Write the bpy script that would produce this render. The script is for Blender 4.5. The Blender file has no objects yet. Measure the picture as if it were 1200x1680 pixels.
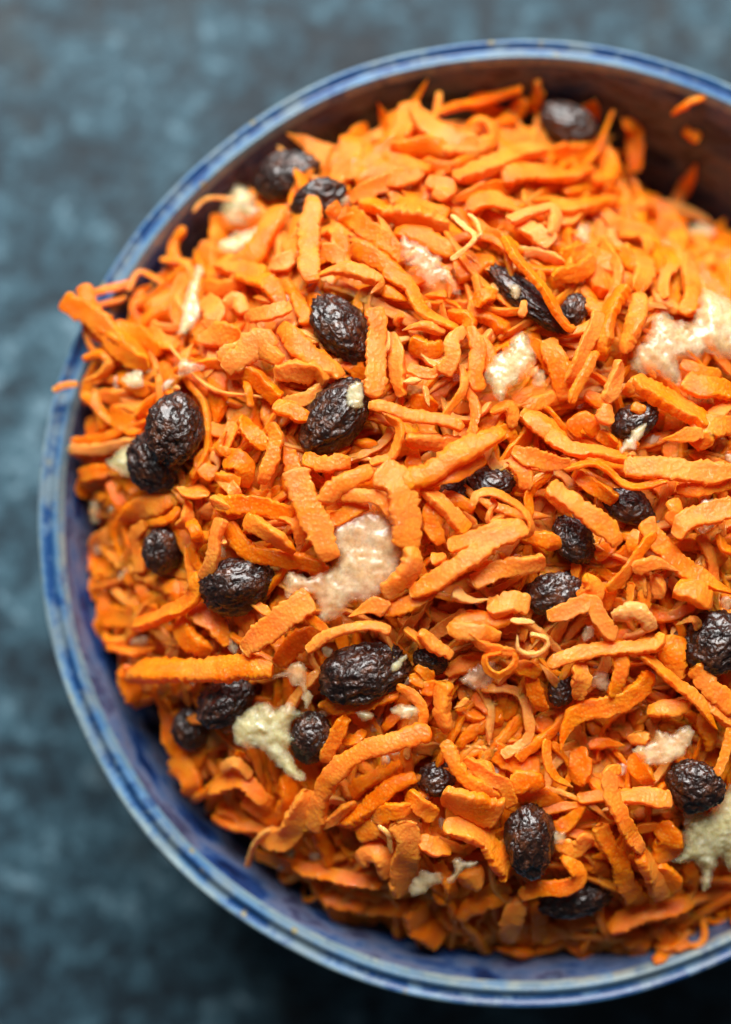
import bpy, math, random
import numpy as np
from mathutils import Matrix, Vector
from mathutils.geometry import delaunay_2d_cdt

SC = bpy.context.scene
COL = SC.collection
random.seed(7)
RNG = np.random.default_rng(7)
R = math.radians

# ------------------------------------------------------------------ camera, light, exposure
DIST = 0.35                      # camera to the middle of the bowl mouth
PX = 0.127e-3                    # metres per photograph pixel in the plane of the rim
TILT = R(3.0)
CAM = np.array([0.0, -DIST * math.sin(TILT), DIST * math.cos(TILT)])
FWD = -CAM / DIST
UPV = np.array([0.0, math.cos(TILT), math.sin(TILT)])
RGT = np.array([1.0, 0.0, 0.0])

cam = bpy.data.cameras.new('camera')
cam_o = bpy.data.objects.new('camera', cam)
COL.objects.link(cam_o)
m = Matrix.Identity(4)
for i in range(3):
    m[i][0], m[i][1], m[i][2], m[i][3] = RGT[i], UPV[i], -FWD[i], CAM[i]
cam_o.matrix_world = m
cam.sensor_fit = 'VERTICAL'
cam.sensor_height = 36.0
cam.sensor_width = 36.0
cam.lens = 36.0 * DIST / (1680 * PX)
cam.clip_start = 0.02
cam.clip_end = 20
cam.dof.use_dof = True
cam.dof.focus_distance = DIST - 0.0250
cam.dof.aperture_fstop = 3.5
cam.dof.aperture_blades = 0
SC.camera = cam_o

world = bpy.data.worlds.new('World')
SC.world = world
world.use_nodes = True
world.node_tree.nodes['Background'].inputs[0].default_value = (0.80, 0.90, 1.0, 1)
world.node_tree.nodes['Background'].inputs[1].default_value = 0.06

def area(name, loc, size, size_y, power, color):
    l = bpy.data.lights.new(name, 'AREA')
    l.shape = 'RECTANGLE'
    l.size, l.size_y, l.energy, l.color = size, size_y, power, color
    o = bpy.data.objects.new(name, l)
    COL.objects.link(o)
    o.location = loc
    o.rotation_euler = (Vector((0, 0, 0)) - Vector(loc)).to_track_quat('-Z', 'Y').to_euler()
    return o
area('window_light', (-0.08, 1.62, 1.50), 1.6, 1.25, 147.0, (1.0, 0.985, 0.96))

SC.view_settings.view_transform = 'Standard'
SC.view_settings.look = 'None'
SC.view_settings.exposure = 0.0
SC.view_settings.gamma = 1.0
SC.cycles.max_bounces = 8
SC.cycles.transmission_bounces = 4
SC.cycles.sample_clamp_indirect = 6

# ------------------------------------------------------------------ numeric helpers
def _hash(ix, iy, iz, seed):
    h = (ix * 374761393 + iy * 668265263 + iz * 2147483647 + seed * 1274126177) & 0xFFFFFFFF
    h = ((h ^ (h >> 13)) * 1274126177) & 0xFFFFFFFF
    h = (h ^ (h >> 16)) & 0xFFFFFF
    return h / float(0xFFFFFF) * 2 - 1

def noise3(P, freq, seed=0):
    """value noise in -1..1 at points P (n,3)"""
    Q = np.asarray(P, float) * freq + 1000.0
    I = np.floor(Q).astype(np.int64)
    F = Q - I
    F = F * F * (3 - 2 * F)
    out = 0
    for dx in (0, 1):
        wx = F[:, 0] if dx else 1 - F[:, 0]
        for dy in (0, 1):
            wy = F[:, 1] if dy else 1 - F[:, 1]
            for dz in (0, 1):
                wz = F[:, 2] if dz else 1 - F[:, 2]
                out = out + wx * wy * wz * _hash(I[:, 0] + dx, I[:, 1] + dy, I[:, 2] + dz, seed)
    return out

def noise1(t, seed):
    t = np.asarray(t, float)
    return noise3(np.stack([t, t * 0 + seed * 7.31, t * 0 + 3.7], -1), 1.0, seed)

def at(x, y, z):
    """the point at height z (metres) that stands where the photograph has pixel (x, y)"""
    d = FWD * DIST + RGT * ((x - 600) * PX) + UPV * ((840 - y) * PX)
    return CAM + d * ((z - CAM[2]) / d[2])

# height of the heap (mm above the rim) at photograph positions
HC = np.array([
    (650, 800, 24), (800, 700, 22), (600, 550, 19), (900, 950, 22), (1000, 600, 17), (1200, 700, 18), (1200, 1000, 20),
    (700, 1100, 20), (500, 1000, 20), (400, 700, 19), (300, 600, 14), (250, 850, 9), (300, 1050, 9), (350, 1250, 3),
    (500, 1400, 1), (660, 1370, 13), (800, 1450, 8), (900, 1350, 13), (1050, 1350, 15), (1200, 1300, 14), (700, 1550, -8),
    (900, 1560, -8), (1100, 1535, -4), (1200, 1490, -6), (165, 900, -5), (170, 1040, -7), (150, 620, 4), (130, 500, 4),
    (230, 500, 1), (350, 380, -1), (420, 310, -3), (500, 300, 3), (560, 240, 0), (700, 180, -2), (860, 210, -6),
    (1000, 262, -14), (1090, 322, -24), (1200, 385, -22), (1300, 400, -24), (700, 350, 13), (900, 330, 7), (1050, 420, 7), (1150, 470, 7),
    (800, 450, 17), (500, 450, 16), (1400, 850, 15), (1500, 850, 3), (1570, 850, -12), (1400, 1250, 2), (1400, 480, -10),
    (1300, 1420, -6), (430, 1410, -5), (280, 1200, -3), (570, 1490, -5), (620, 1250, 15), (900, 1180, 16), (1080, 1190, 16)], float)
def _tps(r2):
    return np.where(r2 > 0, r2 * np.log(r2 + 1e-12), 0)
_hx = HC[:, :2] / 400.0
_n = len(HC)
_K = _tps(((_hx[:, None] - _hx[None]) ** 2).sum(-1)) + np.eye(_n) * 0.02
_A = np.zeros((_n + 3, _n + 3))
_A[:_n, :_n] = _K
_A[:_n, _n] = 1; _A[:_n, _n + 1:] = _hx
_A[_n, :_n] = 1; _A[_n + 1:, :_n] = _hx.T
_W = np.linalg.solve(_A, np.concatenate([HC[:, 2], np.zeros(3)]))
def heap(x, y):
    """heap height in metres"""
    q = np.stack([np.asarray(x, float).ravel(), np.asarray(y, float).ravel()], -1) / 400.0
    k = _tps(((q[:, None] - _hx[None]) ** 2).sum(-1))
    h = k @ _W[:_n] + _W[_n] + q @ _W[_n + 1:]
    return np.clip(h, -40, 26) * 1e-3

# ------------------------------------------------------------------ the bowl's profile (radius, height) in metres
BC = at(863, 847, 0.0)           # centre of the mouth
INNER = [(96.0, -0.9), (95.0, -2.2), (93.2, -5), (90.2, -11), (86.2, -20), (80.5, -32), (72.0, -45), (59.0, -55.5), (40, -61), (18, -63), (0.0, -63.4)]
def wall_radius(z):
    zz = [-p[1] for p in INNER]; rr = [p[0] for p in INNER]
    return np.interp(-np.asarray(z) * 1e3, zz, rr) * 1e-3

# ------------------------------------------------------------------ mesh and object helpers
def new_mesh(name, V, F, mat, attrs=None, smooth=True):
    me = bpy.data.meshes.new(name)
    V = np.asarray(V, float)
    if isinstance(F, np.ndarray):
        k = F.shape[1]
        me.vertices.add(len(V)); me.vertices.foreach_set('co', V.ravel())
        me.loops.add(F.size); me.loops.foreach_set('vertex_index', F.astype(np.int32).ravel())
        me.polygons.add(len(F))
        me.polygons.foreach_set('loop_start', np.arange(0, F.size, k, dtype=np.int32))
        me.polygons.foreach_set('loop_total', np.full(len(F), k, dtype=np.int32))
        me.update(calc_edges=True)
    else:
        me.from_pydata([tuple(v) for v in V], [], F)
    if attrs:
        for k, a in attrs.items():
            at_ = me.attributes.new(k, 'FLOAT', 'POINT')
            at_.data.foreach_set('value', np.asarray(a, np.float32))
    me.polygons.foreach_set('use_smooth', np.full(len(me.polygons), smooth))
    me.materials.append(mat)
    return me

def obj(name, V, F, mat, parent=None, attrs=None, smooth=True, centre=True):
    V = np.asarray(V, float)
    c = V.mean(0) if centre and parent is None else np.zeros(3)
    o = bpy.data.objects.new(name, new_mesh(name, V - c, F, mat, attrs, smooth))
    COL.objects.link(o)
    o.location = c
    if parent is not None:
        o.parent = parent
        o.matrix_parent_inverse = parent.matrix_world.inverted()
    return o

def tag(o, label=None, cat=None, group=None, kind=None):
    if label: o['label'] = label
    if cat: o['category'] = cat
    if group: o['group'] = group
    if kind: o['kind'] = kind
    return o

# ------------------------------------------------------------------ materials
class Nodes:
    def __init__(s, name):
        s.m = bpy.data.materials.new(name); s.m.use_nodes = True
        s.t = s.m.node_tree; s.n = s.t.nodes; s.l = s.t.links
        s.b = s.n['Principled BSDF']
        s.pos = s.n.new('ShaderNodeNewGeometry').outputs['Position']
    def link(s, a, b): s.l.new(a, b)
    def noise(s, scale, detail=4, rough=0.55, vec=None, dist=0.0):
        n = s.n.new('ShaderNodeTexNoise')
        n.inputs['Scale'].default_value = scale; n.inputs['Detail'].default_value = detail
        n.inputs['Roughness'].default_value = rough; n.inputs['Distortion'].default_value = dist
        s.link(vec or s.pos, n.inputs['Vector'])
        return n.outputs['Fac']
    def voronoi(s, scale, feature='F1', out='Distance', vec=None, rand=1.0):
        n = s.n.new('ShaderNodeTexVoronoi'); n.feature = feature
        n.inputs['Scale'].default_value = scale; n.inputs['Randomness'].default_value = rand
        s.link(vec or s.pos, n.inputs['Vector'])
        return n.outputs[out]
    def ramp(s, fac, stops, interp='LINEAR'):
        r = s.n.new('ShaderNodeValToRGB'); e = r.color_ramp.elements
        r.color_ramp.interpolation = interp
        while len(e) < len(stops): e.new(0.5)
        for el, (p, c) in zip(e, stops):
            el.position = p; el.color = (*c, 1) if len(c) == 3 else c
        s.link(fac, r.inputs[0])
        return r.outputs[0]
    def math(s, op, a, b=None, c=None, clamp=False):
        n = s.n.new('ShaderNodeMath'); n.operation = op; n.use_clamp = clamp
        for i, v in enumerate((a, b, c)):
            if v is None: continue
            if isinstance(v, (int, float)): n.inputs[i].default_value = v
            else: s.link(v, n.inputs[i])
        return n.outputs[0]
    def mix(s, fac, a, b, blend='MIX'):
        n = s.n.new('ShaderNodeMix'); n.data_type = 'RGBA'; n.blend_type = blend
        for i, v in ((0, fac), (6, a), (7, b)):
            if isinstance(v, (int, float)): n.inputs[i].default_value = v
            elif isinstance(v, tuple): n.inputs[i].default_value = (*v, 1)
            else: s.link(v, n.inputs[i])
        return n.outputs[2]
    def attr(s, name):
        n = s.n.new('ShaderNodeAttribute'); n.attribute_name = name
        return n.outputs['Fac']
    def bump(s, h, strength, dist, prev=None):
        n = s.n.new('ShaderNodeBump'); n.inputs['Strength'].default_value = strength
        n.inputs['Distance'].default_value = dist
        s.link(h, n.inputs['Height'])
        if prev is not None: s.link(prev, n.inputs['Normal'])
        return n.outputs[0]
    def set(s, **kw):
        for k, v in kw.items():
            i = s.b.inputs[k.replace('_', ' ')]
            if hasattr(v, 'node'): s.link(v, i)
            elif isinstance(v, tuple) and len(v) == 3 and i.type == 'RGBA': i.default_value = (*v, 1)
            else: i.default_value = v

def mat_carrot():
    s = Nodes('carrot_flesh')
    tint = s.attr('tint')
    big = s.noise(260, 4, 0.6)
    fine = s.noise(1500, 3, 0.6)
    f = s.math('ADD', s.math('MULTIPLY', big, 0.7), s.math('MULTIPLY', fine, 0.3))
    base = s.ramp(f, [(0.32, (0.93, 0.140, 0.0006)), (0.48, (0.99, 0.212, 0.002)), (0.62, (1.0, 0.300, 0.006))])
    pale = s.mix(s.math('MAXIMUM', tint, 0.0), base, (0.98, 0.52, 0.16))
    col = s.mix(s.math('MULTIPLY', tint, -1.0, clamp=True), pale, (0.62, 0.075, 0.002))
    cells = s.voronoi(1350, 'F1')
    rough_n = s.noise(760, 5, 0.7)
    grain = s.ramp(s.math('ADD', cells, s.math('MULTIPLY', rough_n, 0.6)), [(0.50, (1, 1, 1)), (0.68, (0, 0, 0))])
    col = s.mix(s.math('MULTIPLY', grain, 0.4), col, (1.0, 0.44, 0.070))
    b1 = s.bump(cells, 0.4, 0.0003)
    b2 = s.bump(rough_n, 0.35, 0.0004, b1)
    rough = s.math('ADD', s.math('MULTIPLY', s.noise(420, 3), 0.25), 0.30)
    s.set(Base_Color=col, Roughness=rough, Subsurface_Weight=0.8, Subsurface_Scale=0.0014, Coat_Weight=0.45, Coat_Roughness=0.05, Normal=b2)
    b3 = s.bump(s.noise(1100, 3, 0.6), 0.8, 0.0005, s.bump(cells, 0.6, 0.0004))
    s.link(b3, s.b.inputs['Coat Normal'])
    s.b.inputs['Subsurface Radius'].default_value = (1.0, 0.5, 0.2)
    s.b.inputs['Specular IOR Level'].default_value = 0.12
    tl = s.n.new('ShaderNodeBsdfTranslucent'); tl.inputs[0].default_value = (1.0, 0.36, 0.01, 1)
    mx = s.n.new('ShaderNodeMixShader'); mx.inputs[0].default_value = 0.28
    s.link(s.b.outputs[0], mx.inputs[1]); s.link(tl.outputs[0], mx.inputs[2])
    s.link(mx.outputs[0], s.n['Material Output'].inputs[0])
    return s.m

def mat_raisin():
    s = Nodes('raisin_skin')
    n = s.noise(420, 4, 0.6)
    col = s.ramp(n, [(0.34, (0.008, 0.0028, 0.0018)), (0.52, (0.026, 0.0080, 0.0040)), (0.68, (0.105, 0.032, 0.011))])
    rid = s.voronoi(900, 'DISTANCE_TO_EDGE', vec=None)
    b = s.bump(rid, 0.8, 0.0005)
    b = s.bump(s.noise(1400, 4, 0.65), 0.5, 0.0004, b)
    s.set(Base_Color=col, Roughness=s.math('ADD', s.math('MULTIPLY', s.noise(600, 2), 0.3), 0.20), Coat_Weight=0.5, Coat_Roughness=0.10, Subsurface_Weight=0.3, Subsurface_Scale=0.0015, Normal=b)
    return s.m

def mat_apple():
    s = Nodes('apple_flesh')
    tint = s.attr('tint')                       # 0 pale green-white, 1 pink-orange from the juice
    n = s.noise(330, 4, 0.6)
    pale = s.ramp(n, [(0.36, (0.60, 0.53, 0.26)), (0.62, (0.80, 0.75, 0.48))])
    pink = s.ramp(n, [(0.36, (0.74, 0.36, 0.17)), (0.62, (0.86, 0.57, 0.37))])
    col = s.mix(tint, pale, pink)
    b = s.bump(s.noise(500, 4, 0.6), 0.5, 0.0005)
    s.set(Base_Color=col, Roughness=s.math('ADD', s.math('MULTIPLY', n, 0.3), 0.08), Subsurface_Weight=0.9, Subsurface_Scale=0.004, Coat_Weight=0.6, Coat_Roughness=0.05, Normal=b)
    s.b.inputs['Subsurface Radius'].default_value = (1.0, 0.75, 0.45)
    # watery flesh: part of the light goes straight through, most at the thin edges
    thin = s.attr('thin')
    fib = s.ramp(s.noise(480, 4, 0.65), [(0.38, (0, 0, 0)), (0.62, (1, 1, 1))])
    f = s.math('ADD', s.math('ADD', s.math('MULTIPLY', thin, 0.75), 0.17), s.math('MULTIPLY', fib, 0.30))
    f = s.math('ADD', f, s.math('MULTIPLY', tint, 0.26), clamp=True)
    tr = s.n.new('ShaderNodeBsdfTransparent'); tr.inputs[0].default_value = (1.0, 0.95, 0.85, 1)
    mx = s.n.new('ShaderNodeMixShader')
    s.link(f, mx.inputs[0]); s.link(s.b.outputs[0], mx.inputs[1]); s.link(tr.outputs[0], mx.inputs[2])
    s.link(mx.outputs[0], s.n['Material Output'].inputs[0])
    return s.m

def radial(s):
    """radius from the bowl's axis in mm, and polar streak coordinates"""
    sub = s.n.new('ShaderNodeVectorMath'); sub.operation = 'SUBTRACT'
    s.link(s.pos, sub.inputs[0]); sub.inputs[1].default_value = tuple(BC)
    sep = s.n.new('ShaderNodeSeparateXYZ'); s.link(sub.outputs[0], sep.inputs[0])
    r = s.math('SQRT', s.math('ADD', s.math('MULTIPLY', sep.outputs[0], sep.outputs[0]), s.math('MULTIPLY', sep.outputs[1], sep.outputs[1])))
    ang = s.math('ARCTAN2', sep.outputs[1], sep.outputs[0])
    return sub.outputs[0], s.math('MULTIPLY', r, 1000.0), ang, sep.outputs[2]

def mat_rim():
    s = Nodes('rim_glaze')
    loc, r, ang, z = radial(s)
    wob = s.math('MULTIPLY', s.math('SUBTRACT', s.noise(60, 3), 0.5), 2.6)
    wob2 = s.math('MULTIPLY', s.math('SUBTRACT', s.noise(420, 3), 0.5), 1.2)
    rr = s.math('ADD', s.math('ADD', r, wob), wob2)
    f = s.math('DIVIDE', s.math('SUBTRACT', rr, 94.0), 8.0)
    pale = (0.125, 0.205, 0.25)
    blue = (0.008, 0.045, 0.15)
    mid = (0.050, 0.14, 0.28)
    col = s.ramp(f, [(0.0, (0.10, 0.085, 0.10)), (0.16, (0.15, 0.12, 0.10)), (0.30, (0.27, 0.31, 0.30)), (0.42, pale), (0.56, mid), (0.66, blue), (0.80, blue), (0.88, mid), (0.95, pale), (1.0, (0.22, 0.30, 0.33))])
    spl = s.noise(190, 4, 0.65)
    col = s.mix(s.ramp(spl, [(0.50, (0, 0, 0)), (0.66, (1, 1, 1))]), col, (0.09, 0.21, 0.38))
    col = s.mix(s.ramp(s.noise(150, 4, 0.7), [(0.56, (0, 0, 0)), (0.68, (0.85, 0.85, 0.85))]), col, (0.012, 0.05, 0.17))
    wear = s.ramp(s.noise(95, 5, 0.7), [(0.47, (0, 0, 0)), (0.62, (0.85, 0.85, 0.85))])
    col = s.mix(wear, col, (0.14, 0.19, 0.21))
    speck = s.voronoi(150, 'F1')
    sp = s.ramp(s.math('ADD', speck, s.math('MULTIPLY', s.noise(700, 3, 0.7), 0.22)), [(0.17, (0.8, 0.8, 0.8)), (0.26, (0, 0, 0))])
    col = s.mix(sp, col, (0.26, 0.21, 0.065))
    b = s.bump(s.noise(300, 3), 0.25, 0.0004)
    s.set(Base_Color=col, Roughness=s.math('ADD', s.math('MULTIPLY', spl, 0.4), 0.2), Coat_Weight=0.15, Coat_Roughness=0.15, Normal=b)
    s.b.inputs['Specular IOR Level'].default_value = 0.35
    return s.m

def mat_bowl():
    s = Nodes('bowl_glaze')
    loc, r, ang, z = radial(s)
    comb = s.n.new('ShaderNodeCombineXYZ')
    s.link(s.math('MULTIPLY', ang, 0.034), comb.inputs[0])
    s.link(s.math('MULTIPLY', z, 1.0), comb.inputs[1])
    s.link(s.math('MULTIPLY', r, 0.0006), comb.inputs[2])
    st = s.noise(170, 5, 0.6, vec=comb.outputs[0], dist=0.4)
    col = s.ramp(st, [(0.34, (0.003, 0.010, 0.045)), (0.42, (0.012, 0.040, 0.145)), (0.47, (0.055, 0.095, 0.195)), (0.54, (0.10, 0.115, 0.19)), (0.60, (0.030, 0.030, 0.075)), (0.68, (0.10, 0.135, 0.22))])
    bl = s.noise(85, 5, 0.65)
    col = s.mix(s.ramp(bl, [(0.52, (0, 0, 0)), (0.72, (0.6, 0.6, 0.6))]), col, (0.016, 0.017, 0.040))
    b = s.bump(s.noise(200, 3), 0.25, 0.0005)
    s.set(Base_Color=col, Roughness=0.42, Coat_Weight=0.1, Coat_Roughness=0.2, Normal=b)
    s.b.inputs['Specular IOR Level'].default_value = 0.3
    return s.m

def mat_table():
    s = Nodes('painted_slate')
    a = s.noise(11, 5, 0.6, dist=0.4)
    b_ = s.noise(85, 6, 0.7, dist=0.6)
    c = s.noise(240, 4, 0.65)
    f = s.math('ADD', s.math('ADD', s.math('MULTIPLY', a, 0.27), s.math('MULTIPLY', b_, 0.45)), s.math('MULTIPLY', c, 0.28))
    col = s.ramp(f, [(0.425, (0.004, 0.011, 0.018)), (0.475, (0.012, 0.033, 0.049)), (0.515, (0.024, 0.064, 0.090)), (0.555, (0.048, 0.110, 0.148)), (0.61, (0.17, 0.27, 0.33))])
    rust = s.ramp(s.noise(26, 4, 0.6), [(0.56, (0, 0, 0)), (0.70, (0.7, 0.7, 0.7))])
    col = s.mix(rust, col, (0.026, 0.028, 0.028))
    b = s.bump(f, 0.6, 0.0015)
    s.set(Base_Color=col, Roughness=s.math('ADD', s.math('MULTIPLY', b_, 0.3), 0.45), Normal=b)
    s.b.inputs['Specular IOR Level'].default_value = 0.3
    return s.m

M_CARROT, M_RAISIN, M_APPLE, M_RIM, M_BOWL, M_TABLE = mat_carrot(), mat_raisin(), mat_apple(), mat_rim(), mat_bowl(), mat_table()

# ------------------------------------------------------------------ setting: the table
TZ = -0.0752
t = obj('table_top', [(-1.2, -1.2, TZ), (1.2, -1.2, TZ), (1.2, 1.2, TZ), (-1.2, 1.2, TZ)], [(0, 1, 2, 3)], M_TABLE, smooth=False, centre=False)
tag(t, 'mottled slate blue table top under the bowl', kind='structure')

# ------------------------------------------------------------------ the bowl
def lathe(profile, seg=256, wob=1.0, closed_end=False):
    a = np.linspace(0, 2 * np.pi, seg, endpoint=False)
    w = 1 + wob * (0.006 * np.sin(2 * a + 0.9) + 0.0035 * np.sin(3 * a + 2.0) + 0.0016 * np.sin(7 * a) + 0.0011 * np.sin(13 * a + 1))
    V = []
    for (r, z) in profile:
        zz = z + 0.25 * np.sin(3 * a + 1) + 0.15 * np.sin(5 * a)
        k = min(1, max(0, (z + 70) / 60))
        V.append(np.stack([r * (1 + (w - 1) * k) * np.cos(a), r * (1 + (w - 1) * k) * np.sin(a), z + (zz - z) * k], -1))
    V = np.concatenate(V) * 1e-3 * np.array([1.013, 1.013, 1.0]) + BC
    n = len(profile)
    F = []
    for i in range(n - 1):
        j = np.arange(seg); jn = (j + 1) % seg
        F.append(np.stack([i * seg + j, i * seg + jn, (i + 1) * seg + jn, (i + 1) * seg + j], -1))
    return V, np.concatenate(F)
def smooth_profile(pts, n):
    pts = np.array(pts, float)
    d = np.concatenate([[0], np.cumsum(np.sqrt(((pts[1:] - pts[:-1]) ** 2).sum(1)))])
    u = np.linspace(0, d[-1], n)
    out = []
    for x in u:
        i = min(max(np.searchsorted(d, x) - 1, 0), len(pts) - 2)
        p0, p1, p2, p3 = pts[max(i - 1, 0)], pts[i], pts[i + 1], pts[min(i + 2, len(pts) - 1)]
        q = (x - d[i]) / (d[i + 1] - d[i])
        out.append(0.5 * ((2 * p1) + (-p0 + p2) * q + (2 * p0 - 5 * p1 + 4 * p2 - p3) * q * q + (-p0 + 3 * p1 - 3 * p2 + p3) * q ** 3))
    return np.array(out)
RIM = [(99.2, -6.0), (100.2, -4.2), (100.7, -2.6), (100.5, -1.4), (99.9, -1.0), (99.0, -1.45), (98.2, -1.5), (97.4, -0.7), (96.6, -0.3), (96.0, -0.9), (95.2, -2.0)]
OUTER = [(99.2, -6.0), (98.0, -12), (94.5, -25), (88.0, -40), (77.0, -54), (62.0, -64), (47.0, -68.5)]
FOOT = [(47.0, -68.5), (46.5, -71), (46.6, -74.6), (45.4, -75.2), (43.0, -75.0), (42.4, -71.0), (36, -69.0), (18, -68.2), (0.01, -68)]
bowl = bpy.data.objects.new('bowl', None)
COL.objects.link(bowl)
bowl.location = (BC[0], BC[1], TZ)
bpy.context.view_layer.update()
tag(bowl, 'round handmade blue glazed stoneware bowl filled with carrot salad', 'bowl')
V, F = lathe(smooth_profile(RIM, 34)); obj('rim', V, F, M_RIM, bowl)
V, F = lathe(smooth_profile([(95.2, -2.0)] + INNER[2:-1] + [(0.01, -63.4)], 40)); obj('inner_wall', V, F, M_BOWL, bowl)
V, F = lathe(smooth_profile(OUTER, 24)); obj('outer_wall', V, F[:, ::-1], M_BOWL, bowl)
V, F = lathe(smooth_profile(FOOT, 24)); obj('foot_ring', V, F[:, ::-1], M_BOWL, bowl)

# ------------------------------------------------------------------ carrot shreds
def spline(P, n):
    P = np.asarray(P, float)
    if len(P) == 2:
        P = np.array([P[0], (P[0] + P[1]) / 2, P[1]])
    d = np.concatenate([[0], np.cumsum(np.sqrt(((P[1:] - P[:-1]) ** 2).sum(1)))])
    out = []
    for x in np.linspace(0, d[-1], n):
        i = min(max(int(np.searchsorted(d, x)) - 1, 0), len(P) - 2)
        p1, p2 = P[i], P[i + 1]
        p0 = P[i - 1] if i > 0 else 2 * p1 - p2
        p3 = P[i + 2] if i + 2 < len(P) else 2 * p2 - p1
        q = (x - d[i]) / max(d[i + 1] - d[i], 1e-9)
        out.append(0.5 * ((2 * p1) + (-p0 + p2) * q + (2 * p0 - 5 * p1 + 4 * p2 - p3) * q * q + (-p0 + 3 * p1 - 3 * p2 + p3) * q ** 3))
    return np.array(out), d[-1]

def shred_mesh(pts, width, thick, seed, roll0=0.0, twist=0.0, tint=0.0, fine=2, point=1.0, ragged=1.0):
    """a grated strip along 3-D points: (verts, quads, tint per vertex)"""
    rs = random.Random(seed)
    _, L = spline(pts, 3)
    step = 0.00038 if fine == 2 else 0.00055 if fine else 0.0016
    n = int(min(max(L / step, 7), 100))
    ring = 26 if fine == 2 else 18 if fine else 10
    S, L = spline(pts, n)
    if fine and L > 0.008:                            # limp strips never lie quite straight
        uu = np.linspace(0, 1, n)
        wv = np.stack([noise1(uu * 2.6 + k_ * 17 + seed * 0.13, 3 + k_) for k_ in range(3)], -1) * np.array([0.05, 0.05, 0.03]) * min(L, 0.03)
        S = S + wv - wv[:1] * (1 - uu[:, None]) - wv[-1:] * uu[:, None]
    T = np.gradient(S, axis=0)
    T /= np.linalg.norm(T, axis=1)[:, None] + 1e-12
    up = np.array([0, 0.12, 1.0])
    side = np.cross(T, up)
    sn = np.linalg.norm(side, axis=1)
    bad = sn < 0.15
    side[bad] = np.cross(T[bad], np.array([0.3, 1, 0.1]))
    side /= np.linalg.norm(side, axis=1)[:, None] + 1e-12
    nor = np.cross(side, T)
    u = np.linspace(0, 1, n)
    roll = roll0 + twist * (u - 0.5) + 0.25 * noise1(u * 2 + rs.random() * 50, seed % 97)
    c, s_ = np.cos(roll)[:, None], np.sin(roll)[:, None]
    side, nor = side * c + nor * s_, nor * c - side * s_
    ln = u * L * 1e3
    wmm = width * 1e3
    def cut(dist):                                    # how the strip ends: torn square, slanted or drawn out to a point
        kind = rs.random() * point
        if kind < 0.28: el, er = rs.uniform(0.03, 0.3), rs.uniform(0.03, 0.3)
        elif kind < 0.68: el, er = (0.12, rs.uniform(0.6, 1.4))[::rs.choice((1, -1))]
        else: el, er = rs.uniform(1.2, 3.0), rs.uniform(1.2, 3.0)
        pw = (0.3 if kind < 0.28 else 0.6) if kind < 0.68 else 0.8
        return np.clip((dist + 0.04) / (wmm * el), 0, 1) ** pw, np.clip((dist + 0.04) / (wmm * er), 0, 1) ** pw
    la, ra = cut(ln)
    lb, rb = cut(L * 1e3 - ln)
    slow = 1 + 0.16 * noise1(ln * 0.22 + rs.random() * 90, seed % 89)
    def edge(k):
        return 1 + ragged * (0.12 * noise1(ln * 0.7 + 10, seed % 83 + k) + 0.11 * noise1(ln * 1.7, seed % 79 + k) - 0.26 * np.abs(noise1(ln * 2.1, seed % 71 + k)) - 0.10 * np.abs(noise1(ln * 3.9, seed % 67 + k)))
    wl = width / 1.85 * la * lb * slow * edge(0)
    wr = width / 1.85 * ra * rb * slow * edge(40)
    th = thick / 2 * np.clip(np.minimum(np.minimum(la, ra), np.minimum(lb, rb)) * 1.6, 0.3, 1) * (1 + 0.25 * noise1(ln * 0.35 + 7, seed % 67))
    a = np.linspace(0, 2 * np.pi, ring, endpoint=False)
    ca, sa = np.cos(a), np.sin(a)
    X = np.sign(ca) * np.abs(ca) ** 0.55
    Y = np.sign(sa) * np.abs(sa) ** 0.42
    skew = rs.uniform(-0.5, 0.5)                    # one long edge thicker than the other
    Yt = Y * (1 + skew * X)
    cup = rs.choice((1, 1, -1)) * rs.uniform(0.0, 0.24) * (1 + 0.5 * noise1(u * 2 + 5, seed % 59))   # bent across its width like a shaving
    W = np.where(X[None] > 0, wr[:, None], wl[:, None])
    off = side[:, None] * (X[None] * W)[..., None] + nor[:, None] * (Yt[None] * th[:, None] + (cup[:, None] * (X[None] ** 2 - 0.4)) * W)[..., None]
    V = S[:, None] + off
    V = V.reshape(-1, 3)
    if fine:
        N = off.reshape(-1, 3); N = N / (np.linalg.norm(N, axis=1)[:, None] + 1e-9)
        so = np.array([seed % 31, seed % 17, seed % 13]) * 0.01
        d = 0.00014 * noise3(V + so, 380, 1) + 0.00007 * noise3(V + so, 1050, 2) + 0.00006 * noise3(V + so, 2300, 3)
        # long fibres of the root
        loc = np.stack([np.repeat(ln, ring) * 0.35, np.tile(X * 3.2, n), np.tile(Y * 1.5, n)], -1)
        d += 0.00012 * noise3(loc + seed % 53, 1.6, 5)
        V = V + N * d[:, None]
    i = np.arange(n - 1)[:, None] * ring
    j = np.arange(ring)[None]; jn = (j + 1) % ring
    Q = np.stack([i + j, i + jn, i + ring + jn, i + ring + j], -1).reshape(-1, 4)
    # end caps
    k0 = np.stack([np.zeros(ring // 2 - 1, int) + 0, np.arange(1, ring // 2), np.arange(2, ring // 2 + 1), np.arange(2, ring // 2 + 1)], -1)
    caps = []
    for base in (0, (n - 1) * ring):
        for q in range(ring // 2 - 1):
            caps.append((base + q, base + q + 1, base + ring - 2 - q, base + ring - 1 - q))
    Q = np.concatenate([Q, np.array(caps)])
    tv = tint + 0.18 * noise1(ln * 0.25 + 3, seed % 61)
    return V, Q, np.repeat(tv, ring)

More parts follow.
